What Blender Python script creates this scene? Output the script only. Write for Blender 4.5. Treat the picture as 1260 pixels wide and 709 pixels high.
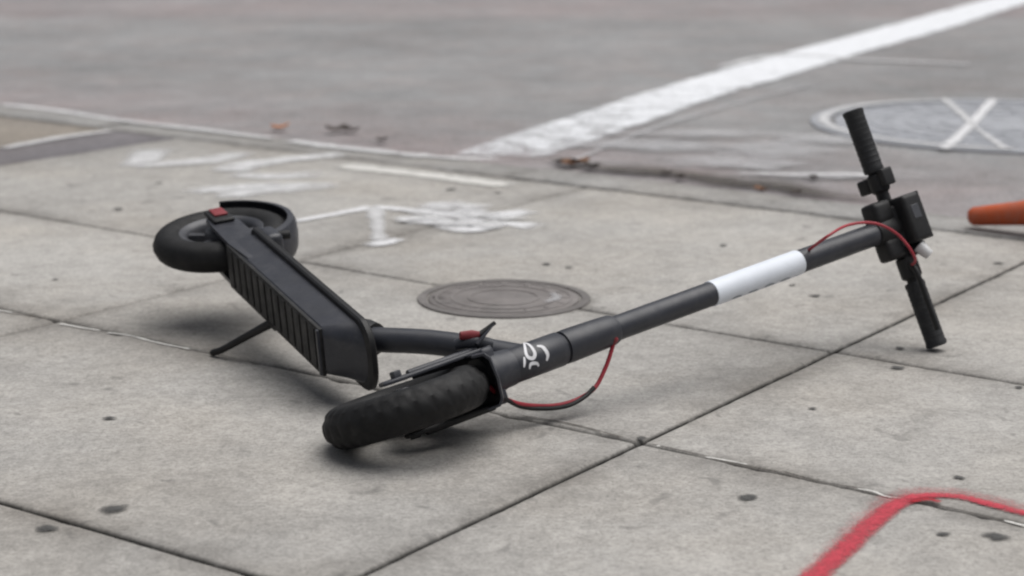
import bpy, bmesh, math, random
from mathutils import Vector, Matrix, noise
random.seed(7)
for o in list(bpy.data.objects): bpy.data.objects.remove(o)
scene = bpy.context.scene
COL = scene.collection
# ------------------------------------------------------------------ camera, world, sun
cam_d = bpy.data.cameras.new('camera')
cam_d.sensor_fit = 'HORIZONTAL'; cam_d.sensor_width = 36.0
cam_d.lens = 36.0*2515.03/1260.0
cam_d.clip_start = .05; cam_d.clip_end = 2000
cam_d.dof.use_dof = True; cam_d.dof.focus_distance = 2.95; cam_d.dof.aperture_fstop = 4.2
cam = bpy.data.objects.new('camera', cam_d); COL.objects.link(cam)
cam.location = (0, 0, 0.8435)
cam.rotation_euler = (math.radians(90-12.4187), 0, 0)
scene.camera = cam
SUN_EL, SUN_AZ = math.radians(72), math.radians(70)     # azimuth clockwise from +Y
world = bpy.data.worlds.new('World'); scene.world = world; world.use_nodes = True
wn = world.node_tree; wn.nodes.clear()
sky = wn.nodes.new('ShaderNodeTexSky'); sky.sky_type = 'NISHITA'; sky.sun_disc = False
sky.sun_elevation = SUN_EL; sky.sun_rotation = SUN_AZ
sky.air_density = 1.0; sky.dust_density = 6.0; sky.ozone_density = 1.0
hs = wn.nodes.new('ShaderNodeHueSaturation'); hs.inputs['Saturation'].default_value = .40   # overcast cloud layer
bg = wn.nodes.new('ShaderNodeBackground'); bg.inputs[1].default_value = .065
wo = wn.nodes.new('ShaderNodeOutputWorld')
wn.links.new(sky.outputs[0], hs.inputs['Color']); wn.links.new(hs.outputs[0], bg.inputs[0]); wn.links.new(bg.outputs[0], wo.inputs[0])
sd = bpy.data.lights.new('sun', 'SUN'); sd.energy = 2.3; sd.angle = math.radians(70); sd.color = (1, .99, .975)
sun = bpy.data.objects.new('sun', sd); COL.objects.link(sun)
dirv = Vector((math.sin(SUN_AZ)*math.cos(SUN_EL), math.cos(SUN_AZ)*math.cos(SUN_EL), math.sin(SUN_EL)))
sun.rotation_euler = (-dirv).to_track_quat('-Z', 'Y').to_euler()
vs = scene.view_settings
vs.view_transform = 'Standard'; vs.look = 'None'; vs.gamma = 1; vs.exposure = 0.18; vs.use_curve_mapping = False
scene.render.engine = 'CYCLES'
scene.cycles.pixel_filter_type = 'BLACKMAN_HARRIS'; scene.cycles.filter_width = 2.2

# ------------------------------------------------------------------ material helpers
class N:
    def __init__(s, name):
        s.m = bpy.data.materials.new(name); s.m.use_nodes = True
        s.t = s.m.node_tree; s.b = s.t.nodes['Principled BSDF']; s.out = s.t.nodes['Material Output']
    def n(s, typ, **k):
        x = s.t.nodes.new('ShaderNode'+typ)
        for a, v in k.items(): setattr(x, a, v)
        return x
    def l(s, a, b): s.t.links.new(a, b)
    def co(s, kind='Object'):
        return s.n('TexCoord').outputs[kind]
    def noise(s, scale, detail=4, rough=.55, co=None, dist=0, off=0):
        x = s.n('TexNoise'); x.inputs['Scale'].default_value = scale; x.inputs['Detail'].default_value = detail
        x.inputs['Roughness'].default_value = rough; x.inputs['Distortion'].default_value = dist
        c = co or s.co()
        if off:
            mp = s.n('Mapping'); mp.inputs['Location'].default_value = (off, off*1.7, off*.3); s.l(c, mp.inputs[0]); c = mp.outputs[0]
        s.l(c, x.inputs['Vector']); return x.outputs['Fac']
    def ramp(s, fac, *stops):
        r = s.n('ValToRGB'); e = r.color_ramp.elements
        while len(e) < len(stops): e.new(.5)
        for el, (p, c) in zip(e, stops):
            el.position = p; el.color = (c, c, c, 1) if isinstance(c, (int, float)) else (*c, 1)
        s.l(fac, r.inputs[0]); return r.outputs[0]
    def mix(s, fac, a, b, mode='MIX'):
        x = s.n('Mix'); x.data_type = 'RGBA'; x.blend_type = mode
        for v, i in ((fac, 0), (a, 6), (b, 7)):
            if hasattr(v, 'links'): s.l(v, x.inputs[i])
            elif isinstance(v, tuple): x.inputs[i].default_value = (*v, 1)
            else: x.inputs[i].default_value = v
        return x.outputs[2]
    def math(s, op, a, b=None, clamp=False):
        x = s.n('Math'); x.operation = op; x.use_clamp = clamp
        for v, i in ((a, 0), (b, 1)):
            if v is None: continue
            if hasattr(v, 'links'): s.l(v, x.inputs[i])
            else: x.inputs[i].default_value = v
        return x.outputs[0]
    def attr(s, name):
        x = s.n('Attribute'); x.attribute_name = name; return x.outputs['Fac']
    def bump(s, h, strength, dist, prev=None):
        x = s.n('Bump'); x.inputs['Strength'].default_value = strength; x.inputs['Distance'].default_value = dist
        s.l(h, x.inputs['Height'])
        if prev is not None: s.l(prev, x.inputs['Normal'])
        return x.outputs[0]
    def alpha(s, fac):
        tr = s.n('BsdfTransparent'); mx = s.n('MixShader')
        s.l(fac, mx.inputs[0]); s.l(tr.outputs[0], mx.inputs[1]); s.l(s.b.outputs[0], mx.inputs[2]); s.l(mx.outputs[0], s.out.inputs[0])

def concrete(name, base, tint=.08):
    k = N(name); c = k.co()
    big = k.ramp(k.noise(1.3, 5, .6, c), (.3, .90), (.7, 1.08))
    mid = k.ramp(k.noise(9, 6, .65, c, .4), (.28, .88), (.72, 1.09))
    fine = k.ramp(k.noise(140, 3, .7, c), (.3, .74), (.52, 1.0), (.75, 1.2))
    spk = k.ramp(k.noise(330, 2, .6, c, off=3), (.33, .55), (.42, 1.0), (.63, 1.0), (.72, 1.28))
    grain = k.ramp(k.noise(52, 3, .6, c, off=21), (.32, .87), (.68, 1.11))
    blot = k.ramp(k.noise(4.2, 6, .7, c, .8, off=17), (.34, .90), (.52, 1.0), (.72, 1.05))
    col = k.mix(1, base, big, 'MULTIPLY'); col = k.mix(1, col, grain, 'MULTIPLY'); col = k.mix(1, col, blot, 'MULTIPLY'); col = k.mix(1, col, mid, 'MULTIPLY'); col = k.mix(1, col, fine, 'MULTIPLY'); col = k.mix(.8, col, spk, 'MULTIPLY')
    rnd = k.n('ObjectInfo').outputs['Random']
    col = k.mix(1, col, k.ramp(rnd, (0, 1-tint), (1, 1+tint)), 'MULTIPLY')
    # warm / cool drift
    col = k.mix(k.ramp(k.noise(2.2, 4, .6, c, off=9), (.42, 0.0), (.7, .35)), col, k.mix(1, col, (1.06, .99, .90), 'MULTIPLY'))
    # grime lying along the slab edges, patchy
    d = k.attr('edge')
    g = k.math('MULTIPLY', k.ramp(d, (0, .85), (.12, .28), (.5, 0.0)), k.ramp(k.noise(5, 5, .7, c, off=5), (.35, .15), (.62, 1.0)))
    col = k.mix(g, col, k.mix(1, col, (.5, .49, .48), 'MULTIPLY'))
    col = k.mix(k.math('MULTIPLY', k.attr('joint'), k.ramp(k.noise(30, 4, .7, c, off=31), (.35, .55), (.5, 1.0))), col, (.030, .028, .026))      # dirt packed into the joint
    # scattered small dirt spots and soft drip stains
    st = k.ramp(k.noise(17, 3, .5, c, .6, off=13), (.66, 0.0), (.73, .42))
    col = k.mix(st, col, (.09, .088, .085))
    k.l(col, k.b.inputs['Base Color']); k.b.inputs['Roughness'].default_value = .9
    k.b.inputs['Specular IOR Level'].default_value = .25
    h = k.bump(k.noise(150, 4, .7, c), .35, .002); h = k.bump(k.noise(18, 4, .6, c), .3, .004, h)
    k.l(h, k.b.inputs['Normal'])
    return k.m

def plain(name, col, rough=.5, dust=.0, spec=.5, bumpy=0.0, var=.2, metallic=0, scale=14):
    k = N(name); c = k.co()
    v = k.ramp(k.noise(scale, 5, .6, c), (.3, 1-var), (.7, 1+var))
    o = k.mix(1, col, v, 'MULTIPLY')
    if dust:
        f = k.math('MULTIPLY', k.ramp(k.noise(scale*2.2, 6, .7, c, .5, off=4), (.47, 0.0), (.75, 1.0)), dust)
        o = k.mix(f, o, (.24, .23, .22))
    k.l(o, k.b.inputs['Base Color'])
    r = k.ramp(k.noise(scale*1.5, 4, .6, c, off=7), (.3, rough*.82), (.7, min(1, rough*1.2)))
    k.l(r, k.b.inputs['Roughness']); k.b.inputs['Specular IOR Level'].default_value = spec; k.b.inputs['Metallic'].default_value = metallic
    if bumpy: k.l(k.bump(k.noise(420, 3, .6, c), bumpy, .0008), k.b.inputs['Normal'])
    return k.m

def paint(name, col, cover=.5, soft=.25, scale=26, dirt=.25, speck=.35):
    """worn paint: opaque in the middle of the stroke (attribute 'across' = 0), broken at its edges"""
    k = N(name); c = k.co()
    nz = k.math('ADD', k.math('MULTIPLY', k.noise(scale, 6, .72, c, .3), 1-speck), k.math('MULTIPLY', k.noise(scale*7, 4, .7, c), speck))
    thr = k.math('ADD', k.math('MULTIPLY', k.attr('across'), .42), .62-cover*.42)
    a = k.math('MULTIPLY', k.math('ADD', k.math('SUBTRACT', nz, thr), soft*.5), 1/soft, True)
    v = k.ramp(k.noise(30, 5, .65, c, off=2), (.3, 1-dirt), (.7, 1.08))
    k.l(k.mix(1, col, v, 'MULTIPLY'), k.b.inputs['Base Color']); k.b.inputs['Roughness'].default_value = .8
    k.b.inputs['Specular IOR Level'].default_value = .25
    fine = k.math('MULTIPLY', a, k.ramp(k.noise(260, 2, .6, c, off=6), (.3, .55), (.45, 1.0)))
    k.alpha(fine); return k.m

M = {}
M['slab'] = concrete('concrete_slab', (.390, .377, .356))
M['slab_tan'] = concrete('concrete_tan', (.27, .245, .215))
M['kerb'] = concrete('concrete_kerb', (.33, .325, .315))
M['patch'] = concrete('asphalt_patch', (.20, .19, .20))
k = N('asphalt'); c = k.co()
col = k.mix(1, (.262, .261, .262), k.ramp(k.noise(.9, 5, .6, c), (.3, .86), (.7, 1.12)), 'MULTIPLY')
mp = k.n('Mapping'); mp.inputs['Scale'].default_value = (.7, 1.5, 1); k.l(c, mp.inputs[0])
col = k.mix(1, col, k.ramp(k.noise(1.3, 6, .65, mp.outputs[0]), (.3, .88), (.7, 1.08)), 'MULTIPLY')
col = k.mix(1, col, k.ramp(k.noise(90, 4, .75, c), (.3, .68), (.7, 1.28)), 'MULTIPLY')
col = k.mix(1, col, k.ramp(k.noise(9, 6, .75, c, .5, off=8), (.3, .80), (.7, 1.14)), 'MULTIPLY')
col = k.mix(k.ramp(k.noise(3.1, 5, .7, c, .6, off=14), (.42, 0.0), (.66, .6)), col, k.mix(1, col, (1.06, .97, .94), 'MULTIPLY'))
# faded red pigment left from a coloured crossing
sx = k.n('SeparateXYZ'); k.l(c, sx.inputs[0])
near = k.math('ADD', k.math('MULTIPLY', sx.outputs[0], .7474), sx.outputs[1])             # distance across the kerb direction
red1 = k.ramp(k.math('MULTIPLY', near, .1), (.528, 1.0), (.585, .8), (.66, 0.0))
red2 = k.math('MULTIPLY', k.ramp(k.math('MULTIPLY', sx.outputs[1], .05), (.49, 0.0), (.515, 1.0), (.55, 1.0), (.575, .0)), 1.0)
red = k.math('MAXIMUM', red1, red2)
red = k.math('MULTIPLY', red, k.ramp(k.noise(2.4, 5, .65, c, off=11), (.3, .25), (.65, 1.0)))
col = k.mix(k.math('MULTIPLY', red, .45), col, k.mix(1, col, (1.16, .93, .93), 'MULTIPLY'))
k.l(col, k.b.inputs['Base Color']); k.b.inputs['Roughness'].default_value = .88; k.b.inputs['Specular IOR Level'].default_value = .3
k.l(k.bump(k.noise(120, 4, .7, c), .5, .004), k.b.inputs['Normal']); M['asphalt'] = k.m
M['joint'] = plain('joint_dirt', (.035, .033, .031), .95, .25, .2, scale=40)
M['grime'] = paint('gutter_grime', (.085, .075, .064), .50, .55, 9, .4)
M['gum'] = paint('gum_stain', (.085, .084, .082), .80, .35, 60, .3)
M['white_road'] = paint('road_white', (.76, .775, .80), .90, .24, 9, .15)
M['white_spray'] = paint('spray_white', (.66, .66, .67), .86, .38, 22, .1)
M['white_faint'] = paint('spray_white_faint', (.60, .60, .605), .68, .42, 15, .1)
M['white_thin'] = paint('road_white_thin', (.50, .50, .51), .36, .6, 12, .1)
M['white_caulk'] = paint('caulk_white', (.62, .61, .58), .72, .2, 45, .2)
M['red_spray'] = paint('spray_red', (.47, .056, .078), .66, .34, 26, .12, .6)
M['red_mist'] = paint('spray_red_overspray', (.45, .10, .11), .02, .5, 40, .1, .7)
M['red_dark'] = paint('spray_red_dense', (.34, .018, .03), .7, .4, 34, .15)
M['metal'] = plain('anodised_dark', (.028, .030, .038), .44, .10, .5, 0, .15, 0, 20)
M['metal_tube'] = plain('anodised_stem', (.028, .030, .038), .42, .08, .5, 0, .15, 0, 16)
M['plastic'] = plain('black_plastic', (.009, .009, .0098), .55, .05, .4, .2)
M['under'] = plain('black_cover', (.012, .012, .012), .62, .14, .4, .2, .25, 0, 18)
M['rubber'] = plain('rubber', (.0065, .0065, .007), .66, .03, .35, .3, .25, 0, 22)
M['grip'] = plain('grip_rubber', (.019, .020, .022), .66, .08, .4, .3)
M['rim'] = plain('rim_metal', (.05, .052, .06), .45, .2, .5)
M['silver'] = plain('silver', (.62, .62, .62), .35, .1, .5)
M['white'] = plain('white_sleeve', (.72, .76, .82), .5, .06, .4, 0, .05)
M['red'] = plain('red_plastic', (.22, .025, .032), .5, .15, .5)
M['redcable'] = plain('red_cable', (.34, .025, .04), .45, .05, .5)
M['logo'] = plain('logo_white', (.72, .72, .74), .55, .2, .4, 0, .1)
M['letter'] = plain('letter_dark', (.30, .33, .37), .5, .1)
M['orange'] = plain('orange_cone', (.50, .095, .03), .65, .30, .4, .2, .15, 0, 9)
M['cast'] = plain('cast_iron', (.168, .154, .148), .7, .35, .4, .4, .25, 0, 12)
M['cast_dark'] = plain('cast_iron_dark', (.140, .130, .125), .75, .3, .4, .4, .25, 0, 16)
M['cast_road'] = plain('cast_steel_road', (.33, .34, .365), .6, .2, .5, .4, .12, 0, 7)
M['leaf'] = plain('dry_leaf', (.16, .085, .05), .8, .1, .3, 0, .35, 0, 60)
M['leaf_orange'] = plain('orange_leaf', (.55, .20, .06), .8, .05, .3, 0, .3, 0, 60)
M['debris'] = plain('dark_debris', (.05, .04, .035), .9, .2, .3, 0, .3, 0, 60)

# ------------------------------------------------------------------ object helpers
def link(name, me, mat=None, parent=None, smooth=False, label=None, cat=None, group=None, kind=None):
    o = bpy.data.objects.new(name, me); COL.objects.link(o)
    if mat is not None and me is not None and not me.materials: me.materials.append(M[mat])
    if parent is not None: o.parent = parent
    if smooth and me is not None:
        for p in me.polygons: p.use_smooth = True
    if label: o['label'] = label
    if cat: o['category'] = cat
    if group: o['group'] = group
    if kind: o['kind'] = kind
    return o
def mesh(name, vs_, fs, fn=None):
    me = bpy.data.meshes.new(name)
    me.from_pydata([tuple(fn(v)) if fn else tuple(v) for v in vs_], [], fs); me.update(); return me
def fix_normals(me):
    bm = bmesh.new(); bm.from_mesh(me); bmesh.ops.recalc_face_normals(bm, faces=bm.faces); bm.to_mesh(me); bm.free(); return me
def sharpen(me, ang=35):
    bm = bmesh.new(); bm.from_mesh(me)
    for e in bm.edges:
        e.smooth = not (len(e.link_faces) == 2 and e.calc_face_angle(0) > math.radians(ang))
    bm.to_mesh(me); bm.free(); return me
def catmull(P, n=8):
    P = [Vector(p) for p in P]; out = []
    for i in range(len(P)-1):
        a = P[i-1] if i else P[0]*2-P[1]; b, c_ = P[i], P[i+1]; d = P[i+2] if i+2 < len(P) else P[-1]*2-P[-2]
        for j in range(n):
            t = j/n
            out.append(.5*((2*b)+(c_-a)*t+(2*a-5*b+4*c_-d)*t*t+(3*b-a-3*c_+d)*t**3))
    out.append(P[-1]); return out
def tube(P, r, seg=14, smooth_n=0, ry=None, up=None, caps=True):
    """swept tube; r a number or list (one for each point of P); ry flattens it"""
    rr = list(r) if isinstance(r, (list, tuple)) else [r]*len(P)
    if smooth_n:
        Q = catmull(P, smooth_n); R_ = []
        for i in range(len(P)-1):
            for j in range(smooth_n): R_.append(rr[i]+(rr[i+1]-rr[i])*j/smooth_n)
        R_.append(rr[-1]); P, rr = Q, R_
    P = [Vector(p) for p in P]; vs_, fs = [], []
    u = None
    for i, p in enumerate(P):
        t = (P[min(i+1, len(P)-1)]-P[max(i-1, 0)]).normalized()
        if u is None:
            u = Vector(up) if up is not None else (Vector((0, 0, 1)) if abs(t.z) < .9 else Vector((1, 0, 0)))
        u = (u-t*u.dot(t)).normalized(); w = t.cross(u)
        for k_ in range(seg):
            a = 2*math.pi*k_/seg
            vs_.append(p+u*math.cos(a)*rr[i]*(ry if ry else 1)+w*math.sin(a)*rr[i])
    for i in range(len(P)-1):
        for k_ in range(seg):
            fs.append((i*seg+k_, i*seg+(k_+1) % seg, (i+1)*seg+(k_+1) % seg, (i+1)*seg+k_))
    if caps:
        fs.append(tuple(range(seg))[::-1]); fs.append(tuple((len(P)-1)*seg+k_ for k_ in range(seg)))
    return vs_, fs
def lathe(prof, n=48, closed=False, a0=0, a1=2*math.pi):
    """profile (radius, height) turned about the second axis: gives (r cos, h, r sin)"""
    full = abs(a1-a0-2*math.pi) < 1e-6; m = len(prof); vs_, fs = [], []
    N_ = n if full else n+1
    for i in range(N_):
        a = a0+(a1-a0)*i/n
        for r, h in prof: vs_.append((r*math.cos(a), h, r*math.sin(a)))
    for i in range(n):
        j = (i+1) % N_
        for q in range(m if closed else m-1):
            w = (q+1) % m; fs.append((i*m+q, i*m+w, j*m+w, j*m+q))
    if not full and closed:
        fs.append(tuple(range(m))); fs.append(tuple(n*m+q for q in range(m))[::-1])
    return vs_, fs
def rbox(lo, hi, bev, fn=None, seg=2, name='box'):
    bm = bmesh.new(); bmesh.ops.create_cube(bm, size=1)
    for v in bm.verts:
        v.co = Vector([lo[i]+(v.co[i]+.5)*(hi[i]-lo[i]) for i in range(3)])
    if bev: bmesh.ops.bevel(bm, geom=bm.edges[:], offset=bev, segments=seg, affect='EDGES', profile=.6)
    if fn:
        for v in bm.verts: v.co = Vector(fn(v.co))
    bmesh.ops.recalc_face_normals(bm, faces=bm.faces)
    me = bpy.data.meshes.new(name); bm.to_mesh(me); bm.free(); return me
def prism(outline, y0, y1, bev=.002, fn=None, name='plate'):
    """outline in (x, z), thickness along y"""
    bm = bmesh.new()
    a = [bm.verts.new((x, y0, z)) for x, z in outline]; b = [bm.verts.new((x, y1, z)) for x, z in outline]
    n = len(outline); bm.faces.new(a); bm.faces.new(b[::-1])
    for i in range(n): bm.faces.new((a[i], b[i], b[(i+1) % n], a[(i+1) % n]))
    if bev: bmesh.ops.bevel(bm, geom=[e for e in bm.edges if abs(e.verts[0].co.y-e.verts[1].co.y) < 1e-6], offset=bev, segments=2, affect='EDGES', profile=.6)
    if fn:
        for v in bm.verts: v.co = Vector(fn(v.co))
    bmesh.ops.recalc_face_normals(bm, faces=bm.faces)
    me = bpy.data.meshes.new(name); bm.to_mesh(me); bm.free(); return me

# ------------------------------------------------------------------ ground: road, sidewalk slabs, kerb
OX, OY = -0.8066, 3.5569
BX, BY, AX, AY = 0.80101, -0.59865, 0.59865, 0.80101
def W(b, a, z=0.0): return Vector((OX+b*BX+a*AX, OY+b*BY+a*AY, z))
ROAD_Z = -.02
road = link('road', mesh('road', [(-600, -300, ROAD_Z-.02), (600, -300, ROAD_Z-.02), (600, 900, ROAD_Z-.02), (-600, 900, ROAD_Z-.02)], [(0, 1, 2, 3)]), 'asphalt', kind='structure')
# the worn road surface beyond the kerb; the wide sheet lies 2 cm lower
def grid_sheet(name, b0, b1, a0, a1, nb, na, zf, mat, parent=None, kind=None):
    vs_ = [W(b0+(b1-b0)*i/nb, a0+(a1-a0)*j/na) for j in range(na+1) for i in range(nb+1)]
    vs_ = [Vector((v.x, v.y, zf(v))) for v in vs_]
    fs = [(j*(nb+1)+i, j*(nb+1)+i+1, (j+1)*(nb+1)+i+1, (j+1)*(nb+1)+i) for j in range(na) for i in range(nb)]
    return link(name, mesh(name, vs_, fs), mat, parent, True, kind=kind)
wear = grid_sheet('road_surface', -40, 40, 1.935, 61.935, 200, 150, lambda v: ROAD_Z+.003*noise.noise(Vector((v.x*.6, v.y*.6, 0))), 'asphalt', road)
bed = link('sidewalk', mesh('bed', [W(-14, -8, -.03), W(14, -8, -.03), W(14, 1.92, -.03), W(-14, 1.92, -.03)], [(0, 1, 2, 3)]), 'joint', kind='structure')

def slab(corner, mat='slab', gap=.003, chip=(.2, .2, .2, .2), js=(.5, .5, .5, .5), step=.018, name='slab', z=0.0, seed=0):
    """corner: 4 (b,a) pairs counter-clockwise; a cast slab with rounded, chipped edges; chip per side"""
    C4 = [Vector(c_) for c_ in corner]
    lb = max((C4[1]-C4[0]).length, (C4[2]-C4[3]).length); la = max((C4[3]-C4[0]).length, (C4[2]-C4[1]).length)
    def params(L):
        n = max(4, min(90, int(L/step))); t = [i/n for i in range(n+1)]
        extra = [.0035/L, .008/L]
        return sorted(set(t+extra+[1-e for e in extra]))
    U, V = params(lb), params(la); vs_, ed, jn = [], [], []
    gaps = gap if isinstance(gap, tuple) else (gap,)*4
    for v in V:
        for u in U:
            p = (C4[0]*(1-u)+C4[1]*u)*(1-v)+(C4[3]*(1-u)+C4[2]*u)*v
            ds = [v*la, (1-u)*lb, (1-v)*la, u*lb]        # distances to sides 0..3
            d = min(ds); zz = z
            off = Vector((0, 0)); jv = 0
            for s_i, (dd, nrm) in enumerate(zip(ds, ((0, 1), (-1, 0), (0, -1), (1, 0)))):
                if dd < .03:
                    q = Vector((p.x*38+seed, p.y*38, s_i*3.1)); nz = noise.noise(q)+.5*noise.noise(q*2.7)
                    ch = chip[s_i]*max(0, nz-.12)*.02
                    fall = max(0, 1-dd/.03)
                    off += Vector(nrm)*(gaps[s_i]+ch*.55+.0006*nz)*fall
                    zz -= ch*.45*fall*fall
                    if dd < .002: jv = max(jv, js[s_i])
                    if dd < .002: zz -= .006
                    elif dd < .005: zz -= .0012
            zz += .0008*noise.noise(Vector((p.x*7, p.y*7, 4)))
            w = W(p.x+off.x, p.y+off.y, zz); vs_.append(w); ed.append(min(1.0, d/.5)); jn.append(jv)
    nu, nv = len(U), len(V); fs = []
    for j in range(nv-1):
        for i in range(nu-1): fs.append((j*nu+i, j*nu+i+1, (j+1)*nu+i+1, (j+1)*nu+i))
    ring = [i for i in range(nu)]+[j*nu+nu-1 for j in range(1, nv)]+[(nv-1)*nu+i for i in range(nu-2, -1, -1)]+[j*nu for j in range(nv-2, 0, -1)]
    base = len(vs_)
    for r in ring: w = vs_[r]; vs_.append(Vector((w.x, w.y, -.028))); ed.append(0.0); jn.append(jn[r])
    for i in range(len(ring)):
        j = (i+1) % len(ring); fs.append((ring[j], ring[i], base+i, base+j))
    me = mesh(name, vs_, fs); at = me.attributes.new('edge', 'FLOAT', 'POINT'); at.data.foreach_set('value', ed)
    at = me.attributes.new('joint', 'FLOAT', 'POINT'); at.data.foreach_set('value', jn); return link(name, me, mat, bed, True)
A_lines = [lambda a: -3.70, lambda a: -2.47, lambda a: -1.24-.03*a, lambda a: -.003-.036*a, lambda a: 1.243-.048*a, lambda a: 2.48-.05*a, lambda a: 3.72-.05*a]
B_lines = [lambda b: -2.21, lambda b: -1.47, lambda b: -.731, lambda b: .002-.011*b, lambda b: .646-.016*b, lambda b: 1.742]
def X(i, j):
    b = A_lines[i](0)
    for _ in range(4): b = A_lines[i](B_lines[j](b))
    return (b, B_lines[j](b))
JA = [.5, .5, .4, .3, 1.0, .5, .5]; JB = [.5, .5, 1.0, .45, .65, .5]
GA = [.003, .003, .002, .0018, .0036, .003, .003]; GB = [.003, .003, .0038, .0026, .0028, .003]
for j in range(len(B_lines)-1):
    for i in range(len(A_lines)-1):
        if j == 4 and i < 3: continue
        lo = 1.0 if j == 3 else .15; hi = 1.0 if j == 2 else (.5 if j == 4 else .15)
        slab((X(i, j), X(i+1, j), X(i+1, j+1), X(i, j+1)), chip=(lo*.7, .12, hi*.7, .12), gap=(GB[j], GA[i+1], GB[j+1], GA[i]), js=(JB[j], JA[i+1], JB[j+1], JA[i]), seed=i*7+j*13)
# last row, left of the scooter: one wide slab, a dark repair strip, a tan slab beyond
b4 = 1.742
slab(((-1.505, .67), X(3, 4), X(3, 5), (-1.50, b4)), chip=(.1, .1, .6, .3), gap=(.0028, .0018, .003, .002), js=(.65, .3, .5, .3), seed=3)
slab(((-1.735, .672), (-1.505, .67), (-1.50, b4), (-1.765, b4)), 'patch', .002, (.3, .3, .5, .3), (.3, .3, .4, .3), name='repair_strip', z=-.001, seed=4)
slab(((-3.6, .70), (-1.735, .672), (-1.765, b4), (-3.6, b4)), 'slab_tan', .003, (.3, .4, .5, .3), (.5, .3, .5, .3), seed=5)
# flush kerb: three lengths
kb = [-8, -4.2, -1.86, -.33, 1.12, 3.2, 8]
for i in range(6):
    slab(((kb[i], 1.748), (kb[i+1], 1.748), (kb[i+1], 1.925), (kb[i], 1.925)), 'kerb', .0045, (.8, .2, .8, .2), name='kerb_stone', z=.001 if i % 2 else -.002, seed=20+i)

# ------------------------------------------------------------------ paint, stains (thin sheets lying on the ground)
def stroke(name, pts, width, mat, parent, z=.0022, jit=.25, n=10, label=None, taper=False, seed=0, across=7):
    """pts ground (x, y); width number or list"""
    ws = [w*(1.7 if name == 'spray_mark' else 1) for w in (width if isinstance(width, (list, tuple)) else [width]*len(pts))]
    P = catmull([(p[0], p[1], 0) for p in pts], n); m = len(P); vs_, fs, ac = [], [], []
    for i, p in enumerate(P):
        f_ = i/n; q = min(int(f_), len(ws)-2) if len(ws) > 1 else 0; w = ws[q]+(ws[q+1]-ws[q])*(f_-q)
        t = (P[min(i+1, m-1)]-P[max(i-1, 0)]).normalized(); s_ = Vector((-t.y, t.x, 0))
        w *= 1+jit*noise.noise(Vector((i*.35+seed*9.1, seed, 0)))
        end = min(i, m-1-i)*(P[1]-P[0]).length/max(w, .001)
        for k_ in range(across):
            c_ = -1+2*k_/(across-1); v = p+s_*(c_*w*.5); vs_.append((v.x, v.y, z))
            ac.append(max(abs(c_)**2.2, 1-min(1, end*1.6)))
    for i in range(m-1):
        for k_ in range(across-1):
            a = i*across+k_; fs.append((a, a+1, a+across+1, a+across))
    me = mesh(name, vs_, fs); at = me.attributes.new('across', 'FLOAT', 'POINT'); at.data.foreach_set('value', ac)
    o = link(name, me, mat, parent)
    if label: o['label'] = label
    return o
def blob(name, c_, rx, ry, mat, parent, z=.0021, rot=0, irr=.25, seed=0, label=None, n=28, dome=0.0):
    vs_, fs, ac = [(c_[0], c_[1], z+dome)], [], [0.0]
    rings = 4
    for r in range(1, rings+1):
        for k_ in range(n):
            a = 2*math.pi*k_/n; q = 1+irr*noise.noise(Vector((math.cos(a)*1.3+seed*5.3, math.sin(a)*1.3, seed)))
            x, y = rx*q*r/rings*math.cos(a), ry*q*r/rings*math.sin(a)
            vs_.append((c_[0]+x*math.cos(rot)-y*math.sin(rot), c_[1]+x*math.sin(rot)+y*math.cos(rot), z+dome*(1-(r/rings)**2))); ac.append((r/rings)**2)
    for k_ in range(n): fs.append((0, 1+k_, 1+(k_+1) % n))
    for r in range(rings-1):
        for k_ in range(n): a, b = 1+r*n+k_, 1+r*n+(k_+1) % n; fs.append((a, a+n, b+n, b))
    me = mesh(name, vs_, fs); at = me.attributes.new('across', 'FLOAT', 'POINT'); at.data.foreach_set('value', ac)
    o = link(name, me, mat, parent, True)
    if label: o['label'] = label
    return o
RZ = ROAD_Z+.006
# crosswalk bar: two measured edges
L_ = [(-0.1581,5.6259),(-0.0637,5.8914),(0.1906,6.4436),(0.4816,7.1062),(0.7292,7.6357),(1.0523,8.2796),(1.5299,9.1920),(2.3236,10.7304),(3.5612,13.1024)]; R_ = [(0.0782,5.5667),(0.1701,5.7323),(0.4879,6.4242),(0.7551,7.0133),(1.0561,7.5820),(1.4193,8.3114),(2.0735,9.5554),(2.7058,10.8368),(4.0697,13.4221)]
vs_, fs, ac = [], [], []
nl = len(L_); nn = 10; LL = catmull([(*p, 0) for p in L_], nn); RR = catmull([(*p, 0) for p in R_], nn)
for i, (p, q) in enumerate(zip(LL, RR)):
    for k_ in range(13):
        c_ = k_/12; v = p.lerp(q, c_); vs_.append((v.x, v.y, RZ)); ac.append(max((abs(c_-.5)*2)**4*.85, .52*max(0, 1-i/50)+.12))
for i in range(len(LL)-1):
    for k_ in range(12): a = i*13+k_; fs.append((a, a+1, a+14, a+13))
me = mesh('crosswalk_line', vs_, fs); me.attributes.new('across', 'FLOAT', 'POINT').data.foreach_set('value', ac)
link('crosswalk_line', me, 'white_road', road, label='worn white crosswalk line crossing the asphalt')
stroke('crosswalk_line', [(0.1541,5.4803),(0.4159,6.1114),(0.7386,6.7273),(1.0723,7.2745)], [.03,.035,.03,.02], 'white_thin', road, RZ+.001, label='thin faded white line beside the crosswalk line', seed=3)
stroke('faded_paint', [(0.7757,7.8014),(1.0852,8.2796),(1.3830,8.0937),(1.5645,8.0336),(1.7939,7.9158)], [.05,.10,.08,.08,.05], 'white_faint', road, RZ+.001, seed=5)
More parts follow.
